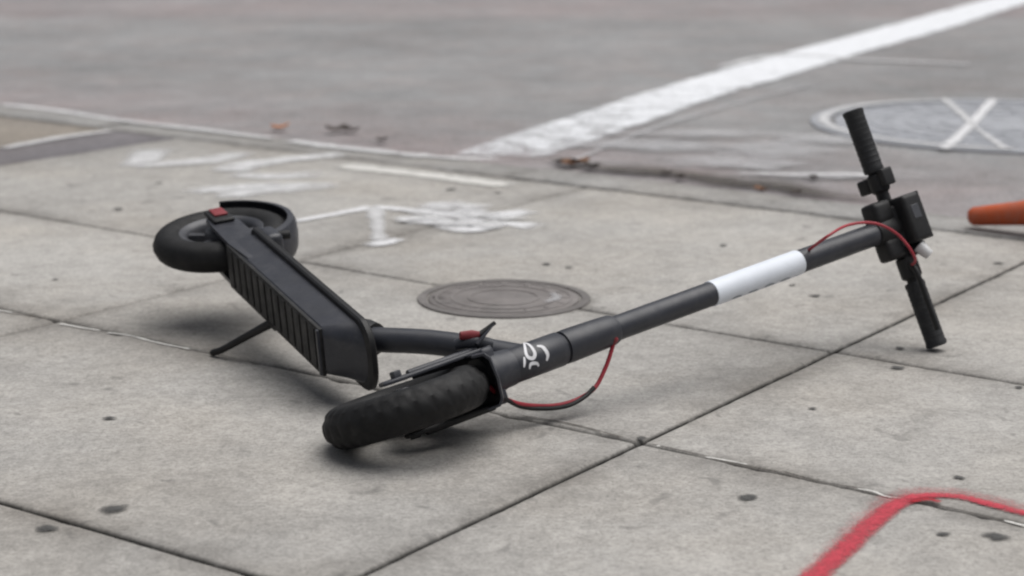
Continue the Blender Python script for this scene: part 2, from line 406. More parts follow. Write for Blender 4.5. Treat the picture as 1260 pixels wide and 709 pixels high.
for i, (c_, rx, ry) in enumerate(zip([(0.3262,5.8108),(0.4380,5.7479),(0.6054,5.4803),(0.8996,5.9078),(0.7548,5.7015),(0.5550,6.0249),(0.8426,5.2357),(0.6507,5.3963)], (.28,.2,.22,.22,.2,.3,.22,.12), (.12,.12,.16,.14,.2,.1,.06,.1))):
    blob('faded_paint', c_, rx, ry, 'white_thin', road, RZ+.0012+.0002*i, 0, .5, 30+i)
stroke('faded_paint', [(0.5849,5.2882),(0.7408,5.2619),(0.8678,5.2619),(0.9374,5.2357)], [.03,.06,.06,.03], 'white_faint', road, RZ+.003, seed=8)
# gutter dirt on the right, along the kerb
for i, (c_, rx, ry) in enumerate(zip([(0.2792,5.3418),(0.4254,5.2882),(0.5581,5.1337),(0.6757,5.0841),(0.7604,4.9641),(0.1541,5.4803)], (.2,.25,.22,.2,.2,.12), (.05,.08,.07,.07,.05,.05))):
    blob('gutter_dirt', c_, rx, ry, 'grime', road, RZ+.0032+.0003*i, math.atan2(BY, BX), .5, 50+i)
# white spray marks of the utility survey on the slabs
SP = []
def sp(px, w, mat='white_spray', label=None, **k_): return stroke('spray_mark', px, w, mat, bed, .0022+.0003*(len(SP) % 5), label=label, seed=len(SP)+1, **k_) if SP.append(1) is None else None
sp([(-0.4680,5.3430),(-0.4039,5.2885),(-0.2288,5.1699),(-0.0609,5.0440),(0.0301,4.9832)], [.05,.07,.06,.07,.05], 'white_caulk', 'bright white spray-painted bar along the kerb')
sp([(-0.4890,4.5137),(-0.4092,4.6047),(-0.3194,4.7102)], [.018,.025,.03])
sp([(-0.3180,4.6887),(-0.3023,4.5037),(-0.2820,4.2690)], [.030,.026,.030], 'white_faint', jit=.6)
sp([(-0.3089,4.2336),(-0.2681,4.2690),(-0.2376,4.3140)], [.03,.035,.02])
sp([(-0.3327,4.7102),(-0.2450,4.6675),(-0.1299,4.5944),(-0.0546,4.5037)], [.03,.03,.05,.03])
sp([(-0.2181,4.6994),(-0.1715,4.7210),(-0.1156,4.7757)], [.05,.06,.04])
sp([(-0.2479,4.5436),(-0.1829,4.5236),(-0.1286,4.5436)], [.05,.06,.05])
sp([(-0.1591,4.6359),(-0.1123,4.6359),(-0.0607,4.6994)], [.06,.06,.04])
sp([(-0.1538,4.4743),(-0.0894,4.4164),(-0.0363,4.4939)], [.05,.05,.05])
sp([(-0.0733,4.5336),(-0.0186,4.6047),(0.0527,4.6569)], [.04,.05,.04])
sp([(-0.0545,4.4939),(0.0091,4.4841),(0.0575,4.4452)], [.03,.04,.05])
for i_, c_ in enumerate([(-0.2059,4.6359),(-0.1609,4.6887),(-0.1043,4.6994),(-0.1840,4.5537),(-0.1257,4.5740),(-0.0742,4.5944),(-0.1490,4.4939),(-0.0997,4.4841),(-0.0451,4.4645),(-0.0147,4.5537),(-0.2291,4.5336)]):
    blob('spray_patch', c_, .055, .05, 'white_faint', bed, .0040+.0002*i_, i_, .6, 90+i_)
sp([(-1.0055,5.2885),(-0.9857,5.4551),(-0.9966,5.6474)], [.05,.07,.09], 'white_faint')
sp([(-1.0033,5.2885),(-0.9039,5.3567),(-0.8043,5.4125),(-0.7154,5.5719)], [.03,.08,.08,.05], 'white_faint')
sp([(-0.4437,5.5276),(-0.6087,5.4125),(-0.7050,5.3156),(-0.7272,5.1958)], [.06,.07,.09,.07], 'white_faint')
sp([(-0.7272,5.1958),(-0.6209,5.1443),(-0.4388,5.1958)], [.04,.07,.08], 'white_faint')
sp([(-0.4245,5.0195),(-0.5607,4.9713),(-0.6518,4.9005),(-0.6653,4.8091)], [.06,.10,.08,.05], 'white_faint')
sp([(-0.7999,4.9005),(-0.6993,4.9593),(-0.5483,5.0440)], [.05,.07,.06], 'white_faint')
sp([(-1.4195,5.6170),(-1.3061,5.8207),(-1.1746,5.9874)], [.03,.04,.03], 'white_faint')
# pale paint left on the kerb top
sp([(-1.6573,6.5891),(-1.4381,6.4279),(-1.2185,6.2185),(-0.9109,5.9874),(-0.6746,5.8045)], [.03,.035,.03,.035,.025], 'white_faint', jit=.7)
sp([(-0.6495,5.7884),(-0.5237,5.6782),(-0.3811,5.5869),(-0.1976,5.4695),(-0.0218,5.4409)], [.035,.045,.045,.04,.03], 'white_faint', jit=.7)
# red spray line, bent over the slab joint
stroke('red_spray_line', [(0.3317,2.2207),(0.3902,2.3267),(0.4605,2.4613),(0.5039,2.5291),(0.5344,2.5559),(0.5848,2.5525),(0.6242,2.5159),(0.6784,2.4613)], [.045,.044,.042,.038,.030,.028,.028,.028], 'red_spray', bed, .0024, .12, 14, 'red spray-painted line bent over the slab joint', seed=4)
stroke('red_overspray', [(0.3335,2.2338),(0.3929,2.3439),(0.4528,2.4644),(0.4979,2.5424),(0.5470,2.5763),(0.6068,2.5559),(0.6824,2.4771)], .075, 'red_mist', bed, .0019, .2, 10, seed=12)
stroke('red_spray_line', [(0.5138,2.5258),(0.5396,2.5391),(0.5580,2.5258)], [.012,.02,.012], 'red_dark', bed, .0034, seed=6)
# broken white caulk along the second joint
for i, (pts, w) in enumerate([([(-0.9525,3.6472),(-0.9031,3.6144)], .007), ([(-0.8055,3.5319),(-0.7588,3.5011),(-0.7182,3.4768)], .010), ([(-0.7088,3.4648),(-0.6619,3.4410),(-0.6037,3.3885),(-0.5399,3.3431)], .009), ([(0.2031,2.7867),(0.2118,2.7788)], .008), ([(0.2674,2.7321),(0.2983,2.7131),(0.3266,2.6943)], .006),
        ([(0.4549,2.5901),(0.4773,2.5763),(0.4897,2.5559),(0.5134,2.5458)], .007), ([(0.6188,2.4613),(0.6544,2.4271)], .008)]):
    stroke('caulk_bead', pts, w, 'white_caulk', bed, .0016, .5, 8, seed=i+20, across=5)
for i, (pts, w) in enumerate([([(0.1967,2.7947),(0.2509,2.7514),(0.3079,2.6981),(0.3648,2.6611)], .008), ([(0.3657,2.6685),(0.4137,2.6181),(0.4635,2.5901)], .007), ([(0.5468,2.5225),(0.5825,2.4931),(0.6255,2.4550)], .007), ([(-0.9328,3.6275),(-0.8647,3.5886),(-0.8024,3.5443)], .007), ([(0.0121,2.9413),(0.0838,2.8980),(0.1636,2.8229)], .008)]):
    stroke('joint_dirt', pts, w, 'grime', bed, .0012, .6, 8, seed=i+40)

# gum spots
GUM = {0: 'small oval gum spot alone on the slab in front of the kickstand tip', 1: 'largest gum spot on the slab in front of the scooter wheels', 2: 'dark gum spot just across the joint from the largest one',
       3: 'dark gum spot between the joint crossing and the bend of the red line', 4: 'broad dark gum spot inside the bend of the red sprayed line', 5: 'dark gum spot just over the joint from the fallen grip',
       6: 'flat gum spot beside the end of the lower handlebar grip', 7: 'speck of gum midway between the fallen grip and the red line', 8: 'gum spot touching the thin joint right of the fallen grip',
       9: 'gum spot above the bend of the red sprayed line', 10: 'small gum spot below the bend of the red sprayed line', 11: 'black lump sitting at the crossing of two slab joints',
       12: 'gum spot on the long joint that passes behind the fallen grip', 13: 'faint gum spot beside the rear wheel, on the slab by the cross joint', 14: 'gum spot between the rear wheel and the faded white spray marks', 15: 'gum spot next to the faded white spray marks by the dark repair strip',
       16: 'gum spot between the round cover and the stem', 17: 'gum spot behind the small round utility cover', 20: 'gum spot under the bright white bar by the kerb', 21: 'gum spot beside the end of the bright white bar'}
for i, (c_, r) in enumerate(zip([(-0.5977,2.9238),(-0.5116,2.5029),(-0.5803,2.4271),(0.3080,2.5491),(0.5977,2.3967),(0.6280,3.2189),(0.6547,3.3487),(0.4544,2.9769),(0.7957,3.0983),(0.6026,2.6359),(0.5333,2.4058),(0.1867,2.8188),(0.9851,4.0566),(-0.8918,3.9007),(-0.9160,4.6781),(-0.8834,5.0440),(0.1551,3.5133),(0.1142,4.0165),(0.4471,4.2424),(0.5405,3.8488),(-0.1495,4.9474),(-0.0356,4.9005),(0.5709,3.7559),(0.0691,4.0485)],
        (.011,.021,.017,.016,.019,.014,.012,.007,.008,.009,.010,.011,.012,.008,.014,.012,.010,.009,.012,.008,.016,.012,.012,.012))):
    o = blob('gum_spot', c_, r*1.12, r*.9, 'gum', None, .0019, i*1.3, .28, i+60, dome=.0009)
    o['label'] = GUM.get(i, 'tiny dark gum spot on the concrete, far from any joint'); o['category'] = 'gum spot'; o['group'] = 'gum spots on the sidewalk'

# ------------------------------------------------------------------ covers
def cover(name, center, rad, z, label, road_cover=False):
    root = link(name, None, label=label, cat='manhole cover'); root.location = (center[0], center[1], z)
    def up3(v): return Vector((v[0], v[2], v[1]))
    def add(nm, prof, mat, n=72, closed=True, parent=root):
        v, f_ = lathe(prof, n, closed); return link(nm, sharpen(fix_normals(mesh(nm, v, f_, up3))), mat, parent, True)
    r = rad
    add('frame', [(r*.9, -.03), (r*.9, .002), (r*.905, .0028), (r*.995, .0028), (r, .002), (r, -.03)], 'cast_road' if road_cover else 'cast_dark')
    lid = add('lid', [(0.0001, -.03), (0.0001, .0025), (r*.86, .0025), (r*.875, .001), (r*.875, -.03)], 'cast_road' if road_cover else 'cast')
    return root, lid, add
cv, lid, add = cover('utility_cover', [(-0.0152,3.7350)][0], .162, .0005, 'small round cast-iron utility cover set in the sidewalk behind the scooter')
for q in (.80, .62, .42): add('raised_ring', [(.162*q, .0022), (.162*q, .0036), (.162*q-.006, .0036), (.162*q-.006, .0022)], 'cast', parent=lid)
for k_ in range(16):
    a = 2*math.pi*k_/16; ca, sa = math.cos(a), math.sin(a); q = .162
    def tf(v, ca=ca, sa=sa): return (v[0]*ca-v[1]*sa, v[0]*sa+v[1]*ca, v[2])
    link('rib', rbox((q*.66, -.006, .002), (q*.76, .006, .0036), .001, tf, 1), 'cast', lid)
v, f_ = lathe([(.0001, .0031), (.012, .0031), (.012, -.001), (.0001, -.001)], 16, False)
ph = link('pick_hole', mesh('hole', v, f_, lambda v: (v[0], v[2], v[1])), 'joint', lid); ph.location = (-.122, .0, 0)
stroke('pale_patch', [(.075, -.05), (.098, -.01), (.09, .04)], [.02, .028, .02], 'white_thin', lid, .0046, seed=71)  # thin pale streak on one side of the lid
o_ring = blob('cover_dirt', (0, 0), .185, .185, 'grime', cv, .0021, 0, .1, 77)
mh_c = [(1.5220,6.2365)][0]
cv2, lid2, add2 = cover('manhole_cover', mh_c, .60, ROAD_Z+.006, 'large round steel manhole cover with a white X sprayed on the road', True)
for q in (.84, .70, .52, .34): add2('raised_ring', [(.60*q, .0022), (.60*q, .0048), (.60*q-.012, .0048), (.60*q-.012, .0022)], 'cast_road', 96, parent=lid2)
for q, n in ((.77, 36), (.61, 28), (.43, 20), (.2, 8)):
    for k_ in range(n):
        a = 2*math.pi*k_/n; ca, sa = math.cos(a), math.sin(a)
        def tf(v, ca=ca, sa=sa): return (v[0]*ca-v[1]*sa, v[0]*sa+v[1]*ca, v[2])
        link('stud', rbox((.6*q-.018, -.014, .002), (.6*q+.018, .014, .0046), .001, tf, 1), 'cast_road', lid2)
def rel(P): return [(p[0]-mh_c[0], p[1]-mh_c[1]) for p in P]
stroke('spray_cross', rel([(1.2060,5.6710),(1.3700,6.1114),(1.6200,6.8346)]), .045, 'white_spray', lid2, .0062, seed=81)
stroke('spray_cross', rel([(1.4455,6.8346),(1.4249,6.4827),(1.3951,6.0592),(1.3845,5.6559)]), [.04,.04,.02,.04], 'white_faint', lid2, .0068, seed=82)
stroke('spray_ring', [(.56*math.cos(a), .56*math.sin(a)) for a in [math.radians(100+i*16) for i in range(11)]], .05, 'white_faint', cv2, .0064, seed=83)
o_ring = blob('cover_dirt', (0, 0), .66, .66, 'grime', cv2, -.001, 0, .05, 78)

# ------------------------------------------------------------------ leaves and scraps in the gutter
def leaf(name, c_, size, rot, mat, label, cat, group, z, curl=.25, seed=0):
    n = 7; vs_, fs = [], []
    for i in range(n):
        t = i/(n-1); w = size*.42*math.sin(math.pi*min(1, t*.92+.04))**.8*(1+.25*noise.noise(Vector((i*.9, seed*3.3, 0)))); x = (t-.5)*size
        zc = curl*size*(t-.5)**2*2+.002
        for s_ in (-1, 0, 1):
            vs_.append((x, s_*w, zc+abs(s_)*curl*size*.35+.003*noise.noise(Vector((i, s_, seed)))))
    for i in range(n-1):
        for s_ in (0, 1): a = i*3+s_; fs.append((a, a+1, a+4, a+3))
    me = mesh(name, vs_, fs); o = link(name, me, mat, None, True, label, cat, group)
    md = o.modifiers.new('thickness', 'SOLIDIFY'); md.thickness = .0012
    o.location = (c_[0], c_[1], z+.001); o.rotation_euler = (random.uniform(-.15, .15), random.uniform(-.15, .15), rot); return o
lf = [(-0.6972,6.1114),(0.1522,5.4101),(0.1835,5.4380),(0.2093,5.3689),(0.1311,5.4380),(-0.5338,6.0592),(-0.4988,6.0765),(-0.4683,6.0592),(-0.3758,5.8589),(0.4350,5.1970),(0.7003,4.9641),(0.6145,4.9995),(0.7738,5.1970),(0.4022,5.2619)]
spec = [('leaf_orange', .055, 'single orange fallen leaf on the asphalt by the kerb', 'leaf', None), ('leaf', .05, 'curled reddish dry leaf in the gutter by the crosswalk line', 'leaf', 'dry leaves in the gutter'), ('leaf', .06, 'curled reddish dry leaf in the gutter by the crosswalk line', 'leaf', 'dry leaves in the gutter'),
        ('debris', .05, 'dark scrap of litter beside the reddish gutter leaves', 'scrap', 'scraps beside the leaves'), ('debris', .04, 'dark scrap of litter beside the reddish gutter leaves', 'scrap', 'scraps beside the leaves'),
        ('debris', .05, 'dark leaf scrap on the road beyond the kerb', 'scrap', 'scraps beyond the kerb'), ('debris', .05, 'dark leaf scrap on the road beyond the kerb', 'scrap', 'scraps beyond the kerb'), ('debris', .035, 'dark leaf scrap on the road beyond the kerb', 'scrap', 'scraps beyond the kerb'), ('debris', .04, 'dark leaf scrap on the road beyond the kerb', 'scrap', 'scraps beyond the kerb'),
        ('debris', .035, 'dark crumb of litter in the dirty gutter', 'scrap', 'crumbs in the gutter'), ('debris', .03, 'dark crumb of litter in the dirty gutter', 'scrap', 'crumbs in the gutter'), ('leaf', .04, 'small brown leaf lying in the dirty gutter', 'leaf', None), ('debris', .03, 'dark crumb of litter in the dirty gutter', 'scrap', 'crumbs in the gutter'), ('debris', .03, 'dark crumb of litter in the dirty gutter', 'scrap', 'crumbs in the gutter')]
for i, (c_, (mt, sz, lb, ct, gr)) in enumerate(zip(lf, spec)):
    leaf('fallen_leaf' if ct == 'leaf' else 'litter_scrap', c_, sz, i*1.9, mt, lb, ct, gr, ROAD_Z+.007, .3, i)

# ------------------------------------------------------------------ traffic cone lying at the kerb
cone = link('traffic_cone', None, label='orange traffic cone lying on its side at the kerb', cat='traffic cone')
tip = [(1.0106,4.4452)][0]
prof = [(.007, .001), (.010, .0), (.016, .003), (.0205, .010), (.0215, .026), (.0265, .12), (.050, .33), (.08, .56), (.095, .66), (.10, .67), (.0, .67)]
v, f_ = lathe(prof, 40); me = fix_normals(mesh('cone', v, f_)); link('cone_body', sharpen(me, 50), 'orange', cone, True)
v, f_ = lathe([(.007, .0015), (.007, .05), (.0001, .05)], 24); link('tip_hole', mesh('hole', v, f_), 'plastic', cone, True)
link('cone_base', rbox((-.15, .67, -.15), (.15, .70, .15), .012), 'orange', cone)
cone.location = (tip[0], tip[1], .026)
axis = Vector((.78, -.60, .175)).normalized()
cone.rotation_euler = axis.to_track_quat('Y', 'Z').to_euler()
# ------------------------------------------------------------------ the fallen scooter
root = link('kick_scooter', None, label='dark grey electric kick scooter lying on its side on the concrete sidewalk', cat='scooter')
Rm = Matrix([[0.41958, 0.06311, 0.90552], [-0.90217, 0.13913, 0.40833], [-0.10022, -0.98826, 0.11531]])
root.matrix_world = Matrix.Translation((Vector((-0.6223, 3.4944, 0.1366)))) @ Rm.to_4x4()
INV = (Matrix.Translation((Vector((-0.6223, 3.4944, 0.1366)))) @ Rm.to_4x4()).inverted()
def L2(P): return INV @ Vector(P)                        # world point -> scooter frame
WR = 0.1223; WB = 0.8583; TILT = 0.2352; STEER = -0.4663; HL = 1.0169; HB = 0.2096
AXV = Vector((-math.sin(TILT), 0, math.cos(TILT))); FWV = Vector((math.cos(TILT), 0, math.sin(TILT))); FA = Vector((WB, 0, WR))
SR = Matrix.Rotation(STEER, 3, AXV)
F1, F2 = SR @ FWV, SR @ Vector((0, 1, 0))
SRW = Matrix.Rotation(STEER+math.radians(3), 3, AXV)       # the bar is twisted a little against the wheel
G1, G2 = SRW @ FWV, SRW @ Vector((0, 1, 0))
def FW(v): return FA+AXV*.002+G2*.003+G1*v[0]+G2*v[1]+AXV*v[2]  # wheel and fork
def FK(v): return FA+F1*v[0]+F2*v[1]+AXV*v[2]            # fork frame (forward, left, along the steering axis)
def ID(v): return Vector(v)
def RW(v): return Vector((v[0], v[1], v[2]+WR))          # about the rear axle
def part(name, vf, mat, fn=ID, parent=None, smooth=True, sharp=40, norm=True, **k_):
    me = mesh(name, vf[0], vf[1], fn)
    if norm: fix_normals(me)
    if sharp: sharpen(me, sharp)
    return link(name, me, mat, parent or root, smooth, **k_)
def pbox(name, lo, hi, bev, mat, fn=ID, parent=None, seg=2):
    return link(name, sharpen(rbox(lo, hi, bev, fn, seg), 40), mat, parent or root, True)
def cyl(p0, p1, r, fn=None, seg=20, r1=None):
    """bevelled rod from p0 to p1"""
    p0, p1 = Vector(p0), Vector(p1); d = (p1-p0); L = d.length; d.normalize(); b = min(r*.18, L*.2); r1 = r1 or r
    return tube([p0, p0+d*b*.3, p0+d*b, p1-d*b, p1-d*b*.3, p1], [r-b, r-b*.3, r, r1, r1-b*.3, r1-b], seg)
TR = .0285                                                # half width of the tyre
def wheel(fn, tread, disc, wide):
    w = link('wheel', None, parent=root)
    prof = []; m = 22
    for i in range(m):                                    # tyre section, open towards the rim
        a = math.radians(-150+300*i/(m-1)); prof.append((WR-TR+TR*math.cos(a), wide*math.sin(a)))
    n = 180; v, f_ = lathe(prof, n, True)
    vv = []
    for idx, p in enumerate(v):
        i, q = divmod(idx, m); a = math.radians(-150+300*q/(m-1)); rad = math.hypot(p[0], p[2]); d = 0
        if tread and abs(math.degrees(a)) < 75:
            if q in (8, 13): d += .0024
            if 8 < q < 13: d += .0018 if ((i+abs(q-10.5)*2) % 6) < 2 else 0
            elif (i+(q if q < 11 else -q)) % 6 < 2 and q not in (8, 13): d += .0024
        elif not tread and q in (9, 12): d += .0012
        s_ = (rad-d)/rad; vv.append((p[0]*s_, p[1], p[2]*s_))
    part('tyre', (vv, f_), 'rubber', fn, w, sharp=28 if tread else 0)
    ri = WR-TR*1.85
    part('rim', lathe([(ri-.004, -.017), (ri+.004, -.020), (ri+.006, -.019), (ri+.006, .019), (ri+.004, .020), (ri-.004, .017), (ri-.009, .010), (ri-.009, -.010)], 72, True), 'rim', fn, w)
    part('hub', lathe([(.0001, -.027), (.012, -.027), (.014, -.022), (.028, -.019), (.030, -.014), (.030, .014), (.028, .019), (.014, .022), (.012, .027), (.0001, .027)], 40), 'rim', fn, w)
    for k_ in range(5):
        a = 2*math.pi*k_/5+.3; ca, sa = math.cos(a), math.sin(a)
        def tf(v_, ca=ca, sa=sa): return fn((v_[0]*ca-v_[2]*sa, v_[1], v_[0]*sa+v_[2]*ca))
        pbox('spoke', (.026, -.010, -.007), (ri-.004, .010, .007), .003, 'rim', tf, w)
    if disc:
        part('brake_disc', lathe([(.022, .024), (.055, .024), (.055, .026), (.022, .026)], 48, True), 'silver', fn, w)
    return w
wheel(RW, False, True, .0265)
wheel(FW, True, False, .0300)
# axle, rear arms and their red reflector caps
part('rear_axle', cyl((0, -.05, WR), (0, .05, WR), .006), 'silver')
XF, BW, ZB, XR = 0.6094, 0.0390, 0.0928, 0.1364
FH, ZT = .0580, 0.1520
for s_ in (-1, 1):
    ya, yb = (.033*s_, .0405*s_)
    out = [(XR+.10, ZB+.004), (XR+.01, ZB), (.045, ZB+.003), (-.005, WR-.024), (-.026, WR-.014), (-.030, WR+.006), (-.018, WR+.022), (.03, WR+.026), (XR+.02, ZT-.004), (XR+.10, ZT-.002)]
    arm = link('rear_arm', sharpen(prism(out, min(ya, yb), max(ya, yb), .002), 40), 'metal', root, True)
    yo = .0405*s_
    pbox('arm_cap', (-.031, min(yo, yo+.007*s_), WR-.020), (.034, max(yo, yo+.007*s_), WR+.018), .0035, 'plastic', ID, arm, 3)
    yo = .0477*s_
    pbox('red_reflector', (-.027, min(yo, yo+.0035*s_), WR-.012), (.013, max(yo, yo+.0035*s_), WR+.012), .0016, 'red', ID, arm, 2)
# deck: battery box (cross-section grows to the top), flange plate, ribbed underside cover, mat
deck = link('deck', None, parent=root)
def rounded(x0, x1, hw, rc, z, n=7, rb=None, yc=0):
    """outline in plan: rounded corners at the front (rc) and rear (rb)"""
    rb = rc if rb is None else rb; P = []
    for cx, cy, r, a0 in ((x1-rc, hw-rc, rc, 0), (x0+rb, hw-rb, rb, 90), (x0+rb, -hw+rb, rb, 180), (x1-rc, -hw+rc, rc, 270)):
        for i in range(n):
            a = math.radians(90*(i/(n-1))+a0)
            P.append((cx+r*math.cos(a), cy+r*math.sin(a)+yc, z))
    return P
def loft(rings, cap=True):
    m = len(rings[0]); v = [p for r in rings for p in r]; f_ = []
    for i in range(len(rings)-1):
        for k_ in range(m): f_.append((i*m+k_, i*m+(k_+1) % m, (i+1)*m+(k_+1) % m, (i+1)*m+k_))
    if cap: f_.append(tuple(range(m))[::-1]); f_.append(tuple((len(rings)-1)*m+k_ for k_ in range(m)))
    return v, f_
box_r = [rounded(XR, XF+.000, BW-.003, .014, ZB+.001, 7, .004), rounded(XR-.001, XF+.003, BW, .018, ZB+.004, 7, .004), rounded(XR-.004, XF+.030, BW+.0065, .036, ZB+.032, 7, .006, .0025), rounded(XR-.006, XF+.054, BW+.010, .044, ZT-.0095, 7, .006, .005)]
part('battery_box', loft(box_r), 'metal', ID, deck, sharp=30)
fl = [rounded(XR-.02, XF+.060, FH-.002, .042, ZT-.010, 9, .014, .005), rounded(XR-.022, XF+.066, FH, .044, ZT-.007, 9, .015, .005), rounded(XR-.022, XF+.066, FH, .044, ZT, 9, .015, .005), rounded(XR-.02, XF+.062, FH-.003, .042, ZT+.003, 9, .014, .005)]
part('deck_plate', loft(fl), 'plastic', ID, deck, sharp=30)
part('grip_mat', loft([rounded(XR+.02, XF+.03, FH-.009, .03, ZT+.0025, 9, .01, .005), rounded(XR+.02, XF+.03, FH-.010, .03, ZT+.006, 9, .01, .005)]), 'rubber', ID, deck, sharp=30)
cover_p = link('underside_cover', sharpen(rbox((XR+.004, -BW+.001, ZB-.004), (XF-.003, BW-.0005, ZB+.002), .0015), 40), 'under', deck, True)
nr = 13
for i in range(nr):
    x0 = XR+.014+(XF-XR-.028)*i/nr
    pbox('rib', (x0, -BW+.005, ZB-.0062), (x0+(XF-XR-.028)/nr*.72, BW-.0075, ZB-.003), .002, 'under', ID, cover_p, 2)
pbox('cover_edge', (XF-.011, -BW+.002, ZB-.008), (XF-.003, BW-.002, ZB-.003), .002, 'metal', ID, cover_p)
# rear mudguard, bracket and bolt
shell = []
for w_, dr in ((-.033, -.010), (-.031, .000), (-.022, .004), (0, .006), (.022, .004), (.031, .000), (.033, -.010), (.030, -.010), (.0285, -.002), (.020, .0015), (0, .003), (-.020, .0015), (-.0285, -.002), (-.030, -.010)):
    shell.append((WR+.006+dr, w_))
part('mudguard', lathe(shell, 40, True, math.radians(28), math.radians(164)), 'metal', RW)
pbox('mudguard_bracket', (XR-.040, -.043, ZT+.004), (XR+.02, .043, ZT+.036), .012, 'metal', ID, None, 3)
part('mudguard_hook', cyl((XR-.012, -.030, ZT+.03), (XR-.006, -.030, ZT+.055), .008, seg=14), 'plastic')
# kickstand, swung out and touching the ground
kt = Vector((0.2359, 0.1114, 0.0186))
kb0 = Vector((0.2359+.115, .034, ZB+.006))
kmid = kb0.lerp(kt, .80)+Vector((.0, .004, -.004))
part('kickstand', tube([kb0, kb0.lerp(kmid, .5), kmid, kt+(kmid-kt)*.35+Vector((0, 0, -.003)), kt], [.008, .0065, .0058, .0058, .0052], 12, 5), 'plastic')
pbox('kickstand_mount', tuple(kb0-Vector((.022, .016, .010))), tuple(kb0+Vector((.022, .010, .008))), .004, 'plastic')
# frame tube from the deck up to the head tube
part('frame_tube', tube([(XF+.002, -.010, ZT-.004), (XF+.035, -.013, ZT+.03), (XF+.095, -.012, ZT+.098), tuple(FA+AXV*.215+Vector((-.012, -.002, 0)))], [.020, .0190, .0188, .021], 24, 8), 'metal_tube')
part('frame_collar', tube([(XF-.002, -.010, ZT+.003), (XF+.004, -.010, ZT+.010), (XF+.018, -.011, ZT+.018)], [.030, .029, .025], 24), 'plastic')
# fork: crown, two legs, mudguard, axle nuts
def AXP(r): return lambda v: FK((v[0], v[2], v[1]))      # lathe about the steering axis
def ax_lathe(prof, n=40): 
    v, f_ = lathe([(r, h_) for r, h_ in prof], n); return v, f_
AL = lambda v: FK((v[0], v[2], v[1]))
part('fork_crown', ax_lathe([(.0001, WR+.010), (.030, WR+.010), (.033, WR+.016), (.032, WR+.034), (.0285, WR+.05), (.0275, .188), (.0001, .188)]), 'metal', AL)
for s_ in (-1, 1):
    e_ = -.026 if s_ < 0 else -.012
    out = [(-.017, WR+.035), (-.015, .06), (-.016, .005), (-.010, e_), (.008, e_-.002), (.015, .0), (.013, .06), (.016, WR+.035)]
    y0, y1 = (.037, .0435) if s_ > 0 else (-.0435, -.037)
    leg = link('fork_leg', sharpen(prism(out, y0, y1, .003, FW), 40), 'metal' if s_ < 0 else 'plastic', root, True)  # lower leg, ridge and nut blackened to paint in the shade there
    part('leg_ridge', cyl(FW((-.002, s_*.043, .02)), FW((-.002, s_*.043, WR+.02)), .0055, seg=12), 'metal' if s_ < 0 else 'plastic', ID, leg)
    part('axle_nut', cyl(FW((0, s_*.042, 0)), FW((0, s_*.053 if s_ < 0 else .0465, 0)), .0085, seg=6), 'rim' if s_ < 0 else 'plastic', ID, leg)
pbox('crown_bridge', (-.020, -.0435, WR+.012), (.020, .0435, WR+.036), .008, 'metal', FW, None, 3)
shell = []
for w_, dr in ((-.040, -.018), (-.039, .000), (-.030, .007), (0, .0095), (.030, .007), (.039, .000), (.040, -.018), (.037, -.018), (.036, -.002), (.028, .004), (0, .0065), (-.028, .004), (-.036, -.002), (-.037, -.018)):
    shell.append((WR+.006+dr, w_))
part('front_mudguard', lathe(shell, 40, True, math.radians(48), math.radians(140)), 'metal', FW)
# head tube, folding joint, stem
part('head_tube', ax_lathe([(.0001, .186), (.0245, .186), (.0262, .189), (.0262, .281), (.0245, .2835), (.0001, .2835)]), 'metal', AL)
part('fold_joint', ax_lathe([(.0001, .2825), (.0222, .2825), (.0222, .2875), (.0252, .2885), (.0258, .30), (.0246, .36), (.0236, .383), (.0215, .389), (.0001, .389)]), 'metal_tube', AL)
pbox('joint_key', (-.026, -.010, .268), (-.012, .010, .40), .005, 'metal', FK, None, 2)
SRD = .0192
stem = part('stem', ax_lathe([(.0001, .388), (SRD, .388), (SRD, HL-.02), (.0001, HL-.02)]), 'metal_tube', AL)
part('stem_sleeve', ax_lathe([(SRD-.001, .590), (SRD+.0012, .591), (SRD+.0014, .700), (SRD+.0014, .783), (SRD+.0011, .7845), (SRD-.001, .785)]), 'white', AL, stem)
def wrap(name, pts, width, r, mat, parent):
    """a ribbon lying on the tube: pts (degrees, along)"""
    P = catmull([(math.radians(a)*r, s_, 0) for a, s_ in pts], 6); v, f_ = [], []
    for i, p in enumerate(P):
        t = (P[min(i+1, len(P)-1)]-P[max(i-1, 0)]).normalized(); n_ = Vector((-t.y, t.x, 0))
        e = .55+.45*min(1, 3*min(i, len(P)-1-i)/len(P))
        for c_ in (-1, 1):
            q = p+n_*c_*width*.5*e; a = q.x/r; v.append(FK((r*math.cos(a), r*math.sin(a), q.y)))
    for i in range(len(P)-1): f_.append((2*i, 2*i+1, 2*i+3, 2*i+2))
    return link(name, mesh(name, v, f_), mat, parent, False)
ht = [o for o in root.children if o.name.startswith('head_tube')][0]
for pts, w in (([(-92, .2235), (-58.6, .2238), (-27.6, .2226), (-10.5, .2207), (-1.8, .215), (-9, .2083), (-22.9, .2077), (-40.9, .2121), (-75.9, .2225)], .0056), ([(-35.7, .2321), (-28.2, .2387), (-10.7, .2412), (6, .2414), (20.8, .2374)], .0062), ([(-15.1, .2017), (0, .199), (16, .1955)], .0042), ([(28, .2051), (17, .207), (13, .211), (18.5, .2195), (30, .222)], .0052)):
    wrap('logo_stroke', pts, w, .0266, 'logo', ht)
slv = [o for o in stem.children][0]
for i in range(4):                                         # printed lettering, seen only as it turns under the sleeve
    s0 = .622+i*.036
    wrap('letter_stroke', [(64, s0), (62+4*(i % 2), s0+.010), (66, s0+.021)], .006, SRD+.0018, 'letter', slv)
